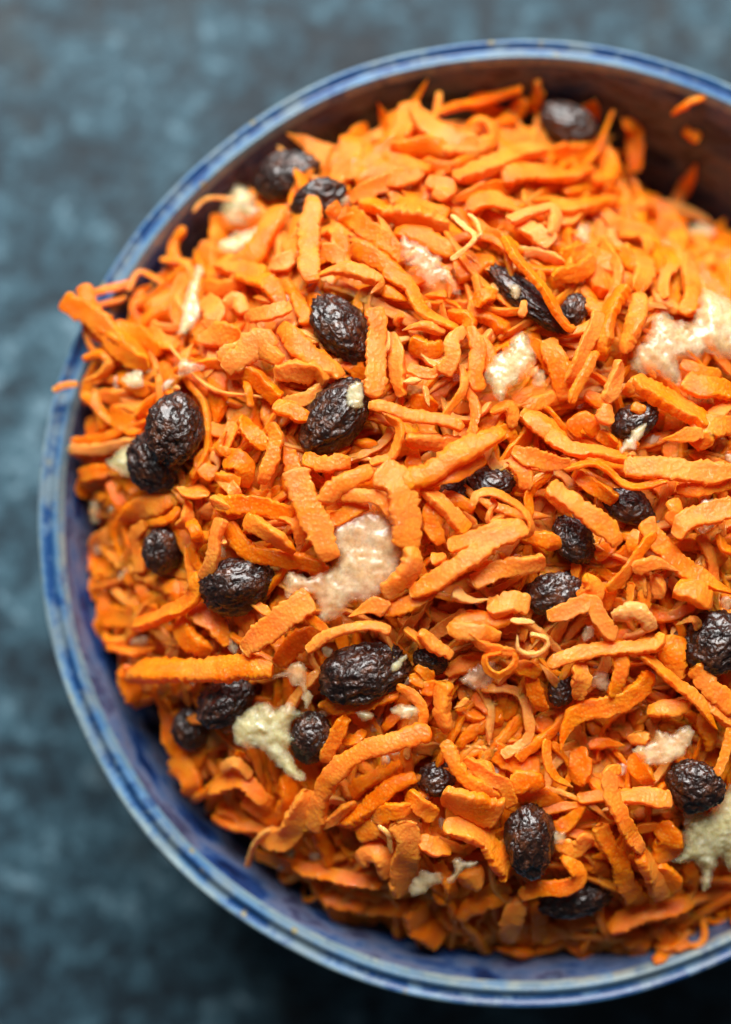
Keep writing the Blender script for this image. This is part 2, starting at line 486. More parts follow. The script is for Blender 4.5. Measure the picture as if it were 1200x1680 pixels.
def lay(points, zoff, arch=0.0):
    """photograph positions -> points on the heap, zoff mm above its surface"""
    P = np.array(points, float)
    h = heap(P[:, 0], P[:, 1])
    # a shred is stiffer than the heap is bumpy: keep the average slope only
    if len(P) > 2:
        u = np.linspace(0, 1, len(P))
        A = np.stack([u ** 0, u, u * u], -1)
        h = A @ np.linalg.lstsq(A, h, rcond=None)[0] if len(P) > 3 else h
    u = np.linspace(0, 1, len(P))
    z = h + (zoff + arch * np.sin(np.pi * u) + 0.5 * noise1(u * 2.3 + P[0, 0] * 0.37, 5)) * 1e-3
    out = []
    for (x, y), zz in zip(P, z):
        p = at(x, y, zz)
        if 1080 < x < 1250 or y < 420:                # pieces stuck to the far wall lie on it, not in it
            while zz < -0.002 and np.hypot(*(p[:2] - BC[:2])) > wall_radius(zz) - 0.0004:
                zz += 0.0008; p = at(x, y, zz)
        out.append(p)
    return np.array(out)

# traced shreds: crop origin, then «width,height above heap[,tint[,roll]] : x,y x,y ...» in crop units (4 per photograph pixel)
TRACED = []
def crop(x0, y0, text, k=4.0):
    for line in text.strip().splitlines():
        a, b = line.split(':')
        a = [float(v) for v in a.split(',')] + [0.0, None][len(a.split(',')) - 2:]
        pts = [tuple(float(v) for v in p.split(',')) for p in b.split()]
        TRACED.append(([(x0 + x / k, y0 + y / k) for x, y in pts], a[0] / k, a[1], a[2], a[3]))
crop(90, 380, """
150,3,0.05:60,440 250,600 420,750 620,900
110,2.6:185,350 260,520 420,680 600,830
105,2:390,610 560,690 700,790
75,1.5,0.1,0.9:190,830 300,800 380,870 300,950 170,990
80,0.5:170,1080 260,1120 320,1220 300,1320
90,0:530,490 660,450 800,400
130,1:560,620 700,560 800,520
110,1:600,640 700,720 800,770
150,3,0.1:1010,420 1070,540 1030,650
110,2:980,330 1100,380 1230,300
150,3,0.15:950,680 1100,660 1230,700
120,3.5,0.2:1090,860 1150,790 1260,720
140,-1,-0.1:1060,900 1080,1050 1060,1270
130,0:700,1040 620,1120 560,1220
90,-0.5:240,1060 400,1080 530,1060
110,0:360,1170 450,1150 560,1200
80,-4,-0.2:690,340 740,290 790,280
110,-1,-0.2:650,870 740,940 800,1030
100,1:640,560 720,480 830,450
90,1.5:860,290 800,420 780,600
40,2,0.3:-10,1040 60,1010 150,1000
120,0:420,930 540,1010 640,1000
""")
crop(360, 130, """
140,6,0.12,0.1:640,770 610,900 600,1050 590,1200 575,1330
85,4,0.1:520,600 545,690 575,800
150,1.5:400,850 330,980 230,1150 90,1260
150,1:870,385 850,520 790,640 720,760
130,2:1190,400 1080,470 960,560 850,660
120,2:1210,550 1050,620 900,700
120,2,0.1:1210,640 1000,720 850,770
120,3:860,880 980,1000 1120,1100 1210,1190
120,2,0.15:690,970 780,1010 800,1160
120,2,0.1:830,1060 950,1050 1060,1160
130,2:940,800 1080,860 1200,900
110,1.5:740,960 860,930 930,1000
90,5,0.1:720,900 750,860 790,830
120,2,0.2:420,1050 500,1120 520,1190
110,0:1000,470 960,620 1000,740
""")
crop(630, 130, """
75,1,0,0.6:350,220 600,140 760,100 905,60
85,3,0,0.8:555,320 580,275 650,255 720,310 715,410 620,510 440,560
150,4,0.15:180,180 300,330 460,420 620,440
140,2:180,160 130,330 70,450
130,3,0.1:40,470 250,430 460,490
120,2:-10,520 150,560 310,600
120,2,0.1:-10,680 120,650 280,600
150,4,0.1:450,640 650,580 850,500 1050,450
130,4:770,640 950,620 1200,640 1340,600
110,1.5,-0.1:440,800 650,720 900,690
140,3,0.15:270,690 400,720 370,800
130,2.5,0.1:540,840 700,800 890,850
85,5,0.35,0.7:820,930 980,860 1080,815 1130,880 1110,1040
230,3,0.35:920,920 1000,1000 1070,1110
36,6,1.0:440,890 530,980 575,1060 440,1190
30,6,1.0:555,880 640,1000 590,1060
90,6,0,0.8:800,1040 920,1170 1050,1330 1190,1590 1255,1640
150,2,0.1:-10,900 200,920 420,1000
140,1.5:80,980 300,1060 460,1160
150,2,0.1:1080,880 1200,900 1300,860
120,1:640,1010 800,1080 900,1180
120,2:100,780 250,850 420,900
100,1,-0.2:250,560 400,590 560,560
120,4,0.1:380,460 560,440 700,420
110,-2,-0.2:880,320 980,340 1060,380
90,-2,-0.1:960,210 1000,130 1060,90
""")
crop(900, 130, """
130,3,-0.1,0.4:490,260 560,380 540,610
120,0,-0.1:640,740 740,850 830,950
55,9,-0.1:810,225 920,150 1050,110
65,4,-0.1:890,330 990,395
120,2:20,470 180,480 340,460
110,3,0.1,0.5:180,640 330,640 400,560 340,450
130,3,0.05:-10,830 200,840 410,790
100,2:360,740 480,770 510,860
130,1.5,0.1:550,850 690,830
110,3,0.15:340,880 450,960 560,970 690,1060
100,3,0.1,0.6:450,1030 560,990 650,1060 640,1170
110,1:710,950 840,1010 860,1150
90,2,0.15:950,1010 1020,1120 1060,1230
130,-2,-0.05:1220,1010 1100,1150
130,2,0.1:80,1180 250,1100 340,1060
110,2:740,1090 800,1180 780,1300
120,1:440,1110 560,1150 660,1230
100,2,0.3:180,1000 250,1060 330,1130
130,1,-0.1:80,720 200,700 330,690
90,0,-0.1:130,640 250,690 380,730
""")
crop(360, 400, """
130,3:130,200 300,260 440,390
110,4,0.1:170,480 330,460 480,430
140,2:20,120 150,170 300,210
120,2,0.4:330,170 420,130 510,90
90,2:480,290 530,400 570,530
140,5,0.12,0.3:610,230 740,170 900,170 1050,240 990,330
130,3:870,20 1020,80 1210,230
140,4,0.05:420,510 520,650 640,760 825,860
140,3.5,0.1:370,880 480,850 640,850 680,930
90,2,0.15:420,1060 560,1010 770,890
110,4,0.05:360,1060 470,1100 590,1160
170,5,0.15:10,800 150,720 270,640 360,700
120,5,0.1:200,590 300,690 390,800
110,2:50,830 180,850 300,950 390,1030
50,2:170,880 190,960 210,1070
130,3,0.3:50,430 110,380 190,440
130,6,0.1,0.2:1015,420 1045,550 1030,700 1020,850 1010,1010
50,5,0.8:1110,570 1095,710
110,3,0.05:1140,580 1170,800 1180,1010
110,3:1080,300 1180,350 1260,380
120,2:560,100 720,60 860,120
130,1,-0.1:580,330 680,420 640,560
110,0,-0.1:720,720 860,800 960,880
""")
crop(630, 400, """
110,4,0.1:0,170 120,250 200,330 300,440 420,520 530,600
110,6,0.2,0.3:520,540 440,650 430,760 390,860
100,4,0.05:540,550 600,700 600,850 630,970
110,4,0.15:120,570 260,540 400,590
130,2:170,660 300,700 400,690
80,5,0.15:150,820 300,850 400,800 490,820
55,5,0.9:125,905 260,880
36,5,0.7:265,930 300,1070
55,5,0.1,0.6:510,800 520,900 480,1000 410,1100 370,1200
65,4,0.1:540,950 600,1080 590,1200 570,1290
110,3,0.1:600,400 660,340 740,310
60,5,0.2:935,370 900,480
160,0:550,450 700,460 830,570
180,0,-0.1:460,180 720,90
120,1:980,620 1080,760 1190,960
100,1:840,1000 1000,1030 1220,980
100,3,0.05:700,1110 820,1070 830,1210
120,3,0.1:890,1120 1050,1190 1210,1290
85,6,0.1,0.1:-100,1080 0,1060 180,1100 390,1160 530,1200
70,3:270,340 410,330
110,2,0.05:620,620 680,720 660,840
120,1,-0.1:180,1000 280,1050 360,1060
110,3,0.1:420,440 540,500 560,560
""")
crop(900, 400, """
100,5,0.15:330,450 250,600 180,800 130,920
70,6,0.1,0.6:320,700 240,880 140,1045
120,4,0.1:500,280 420,450 380,600 370,770
120,4,0.1:630,330 560,520 470,720
110,6,0.2:470,770 430,900 385,1050
140,2:-10,630 60,800 130,1020
90,2:240,980 410,1070
175,5,0.12:560,880 680,960 830,1050 1060,1150
130,6,0.1:410,1060 370,1190
80,5,0.1:550,1050 630,1110
90,5,0.25:480,980 560,930 600,890
150,4,0.05:890,890 1050,950 1210,980
120,4,0.08:1040,1160 1220,1050
75,4,0.2:850,30 800,190 755,360
110,4,0.1:940,70 930,250 905,470
150,3,0.1:600,90 620,220 600,330
130,2,0.05:140,60 350,100 500,190
180,0,-0.2:280,150 420,330
120,2:990,80 1150,120 1220,260
110,3,0.15:30,230 200,180 310,100
80,2,0.1:870,780 1000,830 1140,870
90,2:730,30 735,190
110,2,0.1:480,30 560,150 660,160
110,1:230,380 330,430 400,400
110,2,0.1:700,350 800,400 880,440
""")
crop(90, 660, """
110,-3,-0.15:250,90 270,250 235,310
130,0:370,70 480,140 590,180
90,1:165,490 260,455 350,455
65,0:310,310 430,330
130,-1,-0.1:390,510 440,700 400,920
140,-1,-0.1:480,490 560,600 520,720
150,2:470,790 600,690 790,650
65,2:590,790 740,760 820,690
120,1:450,820 480,1000 530,1200
75,3,0.35:600,800 530,870 560,1000 560,1120
120,-1,-0.1:260,1050 330,1170
70,5,0.1:820,560 880,600 1010,615
110,5,0.05:860,780 930,850 970,910
95,6,0.15:1095,760 1050,900 1030,1030 975,1160
100,5,0.15:1030,640 1120,680 1210,720
130,4,0.05:1050,500 1210,560
100,4:1130,190 1080,300 1190,360
60,6,0.35:1060,920 1130,920
90,4:860,640 870,760 820,830
60,2,-0.05,0.8:850,930 890,1100 910,1260
110,1:980,300 960,420 1060,480
100,-2,-0.15:330,900 400,1030 370,1160
""")
crop(360, 680, """
110,4,0.1:160,20 210,120 290,240
100,4,0.05:330,60 360,180 320,330 255,450
90,2:100,50 60,160 -10,260
170,3,0.05:50,250 150,330 100,460
110,4,0.1:-20,420 80,470 145,520
120,5,0.1:-20,580 150,600 330,620 490,670
120,6,0.12:170,690 320,780 505,895
90,5,0.05:410,650 510,720 510,860
120,3,0:50,720 200,880 380,950 580,980 710,1040
175,7,0.15,-0.15:500,360 540,520 600,680 660,800 700,970
120,3:550,310 690,290
130,6,0.1:690,600 760,480 880,400 990,330
90,4,0.05:700,710 850,640 970,580
85,6,0.15:785,520 920,550 1080,570 1160,690
65,6,0.05,0.8:990,320 1150,260 1195,150 1180,70 1090,10
185,7,0.1,0.2:1040,360 1150,430 1200,560 1220,760 1220,880
120,0,-0.15:430,200 470,370 440,520
120,-1,-0.15:150,520 300,550 420,520
110,0,-0.1:880,180 1060,210
110,4,0.2:620,330 750,320 860,290
""")
crop(630, 680, """
150,7,0.12,0.1:120,440 350,340 550,250 800,120
80,5,0.05:230,480 430,420 660,290
115,4,0.05:140,170 300,180 520,190
110,6,0.12:420,870 600,810 780,740 890,690
125,7,0.1,0.1:180,1200 400,1060 620,930 850,800 930,730
120,6,0.1:580,1110 800,1020 1060,960
70,7,0.1,0.9:580,600 620,530 720,505 830,550 920,640 960,740 920,815
45,5,0.3,0.9:705,550 735,585 700,630 690,700 790,660
100,2,-0.05:370,530 520,590 570,650
110,5,0.1:240,500 350,560 480,680 545,770
120,4,0:300,560 330,700 350,860
85,5,0.2:310,960 410,930
150,7,0.12:210,860 180,1000 100,1100 20,1210
110,7,0.15:835,250 1000,280 1220,345
70,6,0.05,0.9:1110,370 980,480 935,560 960,700
100,4,0.1:910,10 1050,120 1210,210
120,3:940,830 1090,830 1120,880
110,1,-0.1:700,150 800,100 880,160
130,0,-0.2:820,300 880,420 860,520
120,6,0.1:840,270 920,380 900,490
""")
crop(900, 680, """
140,7,0.12,0.1:0,470 150,570 300,690 485,835
110,5,0.05:-10,130 150,230 330,250 510,290
60,7,0.1,0.7:100,360 280,320 400,370 500,450 620,470 770,430
150,6,0.12,0.1:495,340 700,340 900,370 1220,405
110,4,-0.05:150,400 300,470 450,560
110,6,0.15:745,165 900,140 1010,100
160,4,0.05:1060,210 1000,120 1100,60 1220,20
90,4,-0.05:840,510 1000,480 1220,470
140,7,0.15,0.1:805,775 950,690 1220,610
100,5,0.1:800,560 840,640 780,710
85,5,0.1:560,750 545,910
80,6,0.08,0.6:705,770 600,900 500,1040 390,1160
95,7,0.15:550,1015 700,980 860,1030
125,5,0.1,0.1:630,690 720,830 860,970 1060,1100 1220,1180
180,1,-0.1:990,800 1110,1010
150,1,-0.1:320,960 450,840
150,5,0.15:250,1040 300,1150 220,1230
80,5,0.1:590,1040 620,1210
110,5,0.1:700,1040 750,1210
160,6,0.15:840,1120 980,1180 1070,1270
45,5,0.1:545,1100 530,1210
75,4,0,0.8:1110,780 1150,870 1220,900
120,0,-0.2:620,430 740,520 760,620
110,3,0:320,120 420,170 460,190
130,2,-0.1:150,120 230,60 300,150
""")
crop(140, 940, """
160,7,0.05,0.15:290,650 400,605 700,615 1000,610 1230,600
140,3,-0.1:330,600 295,700 345,850
80,3:165,490 300,520 460,490
105,6,0.05,0.5:310,360 480,270 640,200 710,100 690,0
100,-1,-0.15:80,80 120,250 65,520
110,-1,-0.1:60,0 100,180
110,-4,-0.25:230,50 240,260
40,1:350,150 340,250 300,350
90,1,-0.1:370,60 430,240
120,1,-0.1:470,40 600,120 560,210
165,2,-0.05:590,330 700,430 840,500
130,1,-0.1:710,170 800,300 960,460
90,1,-0.1:440,740 520,900 560,1100 610,1200
80,0,-0.2:600,710 600,860
100,-1,-0.2:480,700 540,820 580,900
""")
crop(400, 950, """
155,7,0.15,0.1:-20,445 150,330 300,230 450,130
60,6,0.1:450,140 440,250 530,330 500,390
120,6,0.05:-100,575 50,570 185,610
70,7,0.12,0.6:415,470 560,360 720,310 850,310 960,350
165,6,0.12:690,250 850,180 930,220
110,6,0.1:930,240 1100,150 1260,100
150,1,-0.15:190,550 350,430 510,350
120,2,-0.1:510,830 700,840 900,770 1010,730
70,5,0.05:1010,690 1140,780 1180,880 1150,980
100,5,0.05:660,890 590,1050 510,1200
70,2,0:630,1070 740,1050 810,1000
60,4,0.05:1050,330 1150,390 1190,450
80,3,-0.05:1090,630 1200,690
""")
crop(660, 950, """
110,6,0.15:300,350 480,340 640,400
70,7,0.15:430,350 560,460 750,480
55,8,0.2,1.0:750,480 735,580 620,630 550,580 555,500 650,480
36,8,1.0,1.0:755,365 760,450 840,480 930,450 950,390 840,365
40,7,1.0:710,275 870,280
100,5,0.1:290,320 500,260 740,260
140,5,0.15:560,190 700,160 830,175
110,6,0.75:330,85 450,140 570,130
100,5,0.08:120,330 200,420 340,490
120,5,0.05:280,670 260,850 280,1010
90,3,0.4:340,850 440,790
90,3,-0.05:80,590 210,650
110,3,-0.05:120,750 240,690
130,0,-0.15:350,860 550,880 660,870
110,0,-0.15:640,640 670,780 650,910
90,-1,-0.2:760,690 780,900 830,1040
110,3,0:820,610 880,760 920,870
110,-1,-0.15:490,1050 750,1040 920,1040
90,0,-0.15:350,1090 480,1000 660,920
50,7,0.8:750,510 880,490
100,5,0.1:730,560 910,610
100,5,0.1:275,1060 360,1190 460,1330 560,1400 610,1450
120,0,-0.2:450,780 560,840 640,920
130,-1,-0.2:880,900 960,1010 940,1120
""")
crop(900, 950, """
110,7,0.12,0.2:0,270 150,190 280,150 330,240 400,340 450,360
130,7,0.7:430,270 560,220 640,250 710,320
95,7,0.2,0.2:-10,560 200,500 400,440 550,440 700,420 765,365
85,6,0,0.4:590,465 720,580 860,720 980,830 1110,990
100,6,0.05:480,490 480,620 425,780
110,6,0.1:190,550 220,650 175,790
130,5,0.05,0.3:690,620 560,760 400,840 240,880 130,980 75,1130
115,5,0.12:650,890 780,850 930,860
165,3,-0.05:830,370 820,500 830,710
70,5,0.15:840,300 950,260 985,325
140,5,0.08:950,570 1080,720 1220,860
90,5,0.1:1000,820 1100,850 1220,970
60,6,0.1:1200,970 1150,1190 1100,1290
60,6,0.1:545,20 530,180
90,5,0.1:625,10 630,210
180,3,0.1:280,90 430,140
150,2,0.1:590,1000 600,1090
150,1,-0.12:260,1080 500,1090
130,0,-0.2:680,730 760,830 700,950
110,0,-0.2:960,900 1050,1000 1080,1120
""")
crop(900, 1200, """
105,7,0.05,0.4:470,220 390,270 385,420 450,560 540,680 630,780
120,6,0.08:440,430 620,430 810,450
120,5,0:330,610 400,740 480,850 520,1000 605,1130
160,6,0.1:590,790 680,920 755,1090
130,5,0.1:690,890 780,960 780,1090
190,3,0.02:690,650 780,720 780,830
150,2,-0.1:540,150 600,260 660,350
130,2,-0.05:50,640 200,500 260,400
110,3,0.1:50,720 180,780 270,680
170,1,-0.15:150,120 200,230 160,330
70,5,-0.05,0.7:-10,50 -20,180 40,310 160,370
110,0,-0.2:260,320 380,420 470,500
120,0,-0.2:180,830 320,860 420,960
110,1,-0.15:890,880 930,960 920,1020
""")
crop(900, 1380, """
125,4,-0.02,0.2:390,560 560,500 750,470 955,410
90,3,-0.02:710,560 780,680 820,800
150,1,-0.1:470,590 600,650 550,760
120,0,-0.15:140,640 220,690 310,790
120,0,-0.15:-10,600 200,520 420,500
90,1,-0.1:430,720 540,690 620,640
120,-1,-0.2:1080,370 1220,360
""")
crop(740, 1200, """
105,5,0.08,0.5:720,830 830,920 770,1000 600,1020 440,1060
220,5,0.08:-60,420 120,480 320,560
160,5,0.05:-40,580 200,720 380,940
130,4,0.05:390,340 520,320 570,380
90,5,0.1:80,190 250,290 350,350 400,490
180,4,0.15:40,950 220,970
120,2,-0.05:160,1160 300,1040 410,1050
120,0,-0.15:250,110 400,200 580,240
130,0,-0.15:420,380 600,430 720,520
110,4,0.1:300,300 250,230 170,230
110,-1,-0.15:0,200 120,330 60,420
""")
crop(500, 1200, """
125,7,0.08,0.2:60,650 100,400 200,240 400,110 600,50 830,-10
110,4,-0.02:230,610 400,500 560,370 720,270
70,5,0:-10,620 150,600 330,460
130,4,-0.02:430,550 600,520 710,480
130,4,0:350,680 500,640 570,730
30,6,0.9:480,620 550,680 570,800
165,6,0.12:640,590 670,800 640,1060
140,5,0.08:340,830 480,800 550,940
90,3,-0.02:-90,880 200,920 510,1000
110,2,-0.1:90,640 170,880
130,4,0.1:760,680 860,760 960,760
110,1,-0.15:300,400 460,310 640,220
120,3,0:680,400 760,480 860,560
90,-1,-0.2:200,680 320,790 360,880
110,3,0.1:850,880 960,1020 920,1110
130,1,-0.15:100,1060 260,1100 420,1130
""")
crop(250, 1200, """
150,6,0.12,0.1:1000,380 950,560 890,690 710,745
36,6,0.7,0.8:785,640 690,730 620,890
110,4,0.05:370,410 500,340 600,330 700,430 770,490
70,4,0.4:460,240 560,210 650,300
170,1,-0.12:150,150 260,300 310,410
100,1,-0.12:390,560 600,600 860,620
140,3,-0.05:850,290 900,450 870,580
110,0,-0.18:430,480 560,560 700,690
110,1,-0.15:600,440 720,520 850,590
100,0,-0.15:680,800 900,870 1100,960
""")
crop(400, 1350, """
110,0,-0.12:470,360 580,550 660,640
130,-1,-0.12:590,610 750,700 920,770
100,1,-0.1:710,560 900,560 1090,570
120,1,-0.1:1110,690 1160,820
90,1,-0.1:560,330 740,430 920,480
""")
crop(650, 1380, """
180,2,-0.02:120,430 160,560 300,650
80,0,0.4:70,690 180,740 300,810
120,0,-0.1:290,460 450,560 610,630
120,3,0:390,500 560,430 730,340
140,4,0.3,0.2:810,370 770,480 700,650
110,1,-0.15:640,700 780,720 920,740
120,0,-0.2:870,420 950,560 900,680
100,3,0:240,330 310,380 380,330
""")


SHREDS = []                       # (object, points px, width px, kind words)
def plen(pts):
    return sum(math.dist(p, q) for p, q in zip(pts, pts[1:]))
RANK = sorted(range(len(TRACED)), key=lambda i: -(plen(TRACED[i][0]) * TRACED[i][1] + (1e6 if TRACED[i][3] >= 0.65 else 0) - (4000 if TRACED[i][2] < 0 else 0)))
SOLO = set(RANK[:300])
SMALL = []
for i, (pts, w, zo, tint, roll) in enumerate(TRACED):
    rs = random.Random(1000 + i)
    P = lay(pts, zo, rs.uniform(0, 1.4))
    scale = (CAM[2] - P[:, 2].mean()) / CAM[2]
    width = w * PX * scale * 1.06
    thick = min(max(width * rs.uniform(0.36, 0.55), 0.0008), 0.0023)
    r0 = rs.uniform(-0.75, 0.75) if roll is None else roll
    tw = rs.uniform(-1.3, 1.3) if roll is None else rs.uniform(-0.5, 0.5)
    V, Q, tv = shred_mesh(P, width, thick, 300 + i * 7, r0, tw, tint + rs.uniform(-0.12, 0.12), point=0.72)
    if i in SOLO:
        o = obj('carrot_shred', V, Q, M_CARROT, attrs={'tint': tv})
        SHREDS.append((o, pts, w))
    else:
        SMALL.append((V, Q, tv))

# the shreds nobody can pick apart underneath and in the gaps, joined
OUTLINE = [(215, 505), (300, 440), (370, 390), (470, 320), (560, 250), (650, 190), (800, 200), (900, 225), (985, 265), (1020, 320), (1080, 360), (1150, 380), (1240, 410), (1400, 480), (1500, 600), (1560, 800), (1540, 1050), (1450, 1270), (1330, 1420), (1230, 1490), (1130, 1535), (1000, 1552), (850, 1560), (700, 1550), (560, 1478), (440, 1408), (345, 1310), (275, 1180), (205, 1080), (175, 1000), (165, 900), (158, 780), (150, 620), (150, 560)]
def inside(x, y):
    c = False
    n = len(OUTLINE)
    for i in range(n):
        x1, y1 = OUTLINE[i]; x2, y2 = OUTLINE[(i + 1) % n]
        if (y1 > y) != (y2 > y) and x < (x2 - x1) * (y - y1) / (y2 - y1) + x1: c = not c
    return c
def contain(P, margin=0.0006):
    """push points that would cross the bowl's wall back inside it"""
    P = np.array(P)
    for p in P:
        d = p[:2] - BC[:2]; r = np.hypot(*d)
        lim = wall_radius(min(p[2], -0.001)) - margin
        if p[2] < 0.002 and r > lim: p[:2] = BC[:2] + d * lim / r
    return P
def fill_layer(count, zlo, zhi, seed, tint, wlo=22, whi=42, fine=False, llo=60, lhi=190):
    rs = random.Random(seed)
    Vs, Qs, Ts, base = [], [], [], 0
    made = 0
    while made < count:
        x, y = rs.uniform(120, 1560), rs.uniform(160, 1570)
        if not inside(x, y): continue
        if x > 1230 and rs.random() < 0.55: continue
        made += 1
        a = rs.uniform(0, math.pi * 2); L = rs.uniform(llo, lhi); k = rs.gauss(0, 0.5)
        pts = []
        px, py = x, y
        for q in range(5):
            pts.append((px, py)); px += L / 4 * math.cos(a); py += L / 4 * math.sin(a); a += k / 3
        cx = sum(p[0] for p in pts) / 5; cy = sum(p[1] for p in pts) / 5
        pts = [(p[0] - cx + x, p[1] - cy + y) for p in pts]
        if not (inside(*pts[0]) and inside(*pts[-1])):
            pts = [(x + (p[0] - x) * 0.7, y + (p[1] - y) * 0.7) for p in pts]
        P = lay(pts, rs.uniform(zlo, zhi))
        P[:, 2] += np.linspace(-1, 1, 5) * rs.uniform(-0.0022, 0.0022)
        P = contain(P)
        V, Q, tv = shred_mesh(P, rs.uniform(wlo, whi) * PX, rs.uniform(0.0009, 0.0017), seed * 31 + made * 3, rs.uniform(-0.9, 0.9), rs.uniform(-1.2, 1.2), tint + rs.gauss(0, 0.16), fine)
        Vs.append(V); Qs.append(Q + base); Ts.append(tv); base += len(V)
    return np.concatenate(Vs), np.concatenate(Qs), np.concatenate(Ts)
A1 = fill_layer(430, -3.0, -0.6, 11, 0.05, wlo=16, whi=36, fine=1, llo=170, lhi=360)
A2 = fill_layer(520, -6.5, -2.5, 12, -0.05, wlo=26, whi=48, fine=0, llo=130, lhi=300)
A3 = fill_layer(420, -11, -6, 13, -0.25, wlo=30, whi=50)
# fibres and scraps torn off the shreds
def scraps(count, seed):
    rs = random.Random(seed); out = []
    while len(out) < count:
        x, y = rs.uniform(150, 1300), rs.uniform(220, 1540)
        if not inside(x, y): continue
        a = rs.uniform(0, 6.3); thread = rs.random() < 0.75
        L = rs.uniform(60, 230) if thread else rs.uniform(10, 30)
        pts = []; px, py = x, y; k = rs.gauss(0, 0.7)
        for q in range(4):
            pts.append((px, py)); px += L / 3 * math.cos(a); py += L / 3 * math.sin(a); a += k
        P = contain(lay(pts, rs.uniform(-0.8, 2.4)))
        P[:, 2] += np.linspace(-1, 1, 4) * rs.uniform(-0.0012, 0.0012)
        w = rs.uniform(7, 19) if thread else rs.uniform(10, 20)
        out.append(shred_mesh(P, w * PX, rs.uniform(0.5, 0.8) * w * PX, seed + len(out) * 5, rs.uniform(-1, 1), rs.uniform(-1, 1), rs.choice((-0.05, 0.0, 0.1, 0.15, 0.1, 0.5)) if thread else rs.choice((0.0, 0.1, 0.2, 0.5)), fine=1))
    return out
PARTS = [A1, A2, A3] + SMALL + scraps(380, 91)
Vs, Qs, Ts, base = [], [], [], 0
for v, q, tv in PARTS:
    Vs.append(v); Qs.append(q + base); Ts.append(tv); base += len(v)
o = obj('carrot_salad', np.concatenate(Vs), np.concatenate(Qs), M_CARROT, attrs={'tint': np.concatenate(Ts)})
tag(o, 'mass of smaller orange grated carrot shreds filling the bowl', kind='stuff')

# the body of the heap below them, a lumpy mass pressed into the bowl
GN = 260
gx, gy = np.meshgrid(np.linspace(110, 1600, GN), np.linspace(150, 1600, GN))
H = heap(gx, gy).reshape(gx.shape)
V = []
for yy in range(GN):
    for xx in range(GN):
        V.append(at(gx[yy, xx], gy[yy, xx], H[yy, xx] - 0.0070))
V = np.array(V)
V[:, 2] += 0.0022 * noise3(V, 160, 4) + 0.0018 * noise3(V, 340, 6) + 0.0009 * noise3(V, 800, 8)
rr = np.hypot(V[:, 0] - BC[0], V[:, 1] - BC[1])
ins = np.array([inside(a, b) for a, b in zip(gx.ravel(), gy.ravel())])
V[~ins, 2] -= 0.02
lim = wall_radius(np.minimum(V[:, 2], -0.001)) - 0.002
f = np.where(rr > lim, lim / np.maximum(rr, 1e-6), 1)
V[:, :2] = BC[:2] + (V[:, :2] - BC[:2]) * f[:, None]
V[:, 2] = np.maximum(V[:, 2], -0.058)
idx = np.arange(GN * GN).reshape(GN, GN)
Q = np.stack([idx[:-1, :-1], idx[1:, :-1], idx[1:, 1:], idx[:-1, 1:]], -1).reshape(-1, 4)
o = obj('carrot_pulp', V, Q, M_CARROT, attrs={'tint': 0.15 + 0.5 * np.clip(noise3(V, 130, 12) + 0.6 * noise3(V, 420, 13), -0.4, 1)})
tag(o, 'damp dark orange carrot pulp deep in the bowl', kind='stuff')

# ------------------------------------------------------------------ raisins
import bmesh
bm = bmesh.new(); bmesh.ops.create_icosphere(bm, subdivisions=6 - 1, radius=1.0)
bm.verts.ensure_lookup_table()
ICO_V = np.array([v.co[:] for v in bm.verts]); ICO_F = np.array([[v.index for v in f.verts] for f in bm.faces]); bm.free()
def raisin_shape(ax, ay, az, seed):
    U = ICO_V
    so = np.array([seed * 3.7, seed * 1.9, seed * 0.7]) % 50
    W = np.stack([noise3(U + so, 1.7, 1), noise3(U + so, 1.7, 2), noise3(U + so, 1.7, 3)], -1)
    q = U * np.array([1.0, 1.5, 1.5]) + 0.35 * W + so       # wrinkles run along the length
    r1 = 1 - np.abs(noise3(q, 3.0, 4)) * 2.6
    r2 = 1 - np.abs(noise3(q, 6.5, 5)) * 2.6
    r3 = 1 - np.abs(noise3(q, 12.5, 6)) * 2.6
    kk = 0.6 + 0.8 * ((seed * 0.618) % 1)
    r0 = 1 - np.abs(noise3(q, 1.7, 8)) * 2.6
    d = 1 + 0.13 * noise3(U + so, 1.2, 7) + 0.065 * r0 + 0.060 * r1 + 0.050 * kk * r2 + 0.022 * kk * r3
    sq = 1 - 0.10 * np.abs(U[:, 0]) ** 3
    return U * d[:, None] * np.stack([sq * 0 + ax, ay * sq, az * sq], -1)
def oriented(V, x, y, zo, rot, tiltx=0.0, tilty=0.0):
    h = heap(x, y)[0] + zo * 1e-3
    c = at(x, y, h)
    Mr = Matrix.Rotation(R(rot), 3, 'Z') @ Matrix.Rotation(tilty, 3, 'Y') @ Matrix.Rotation(tiltx, 3, 'X')
    return V @ np.array(Mr).T + c
LANDMARKS = []                    # (x, y, short phrase)
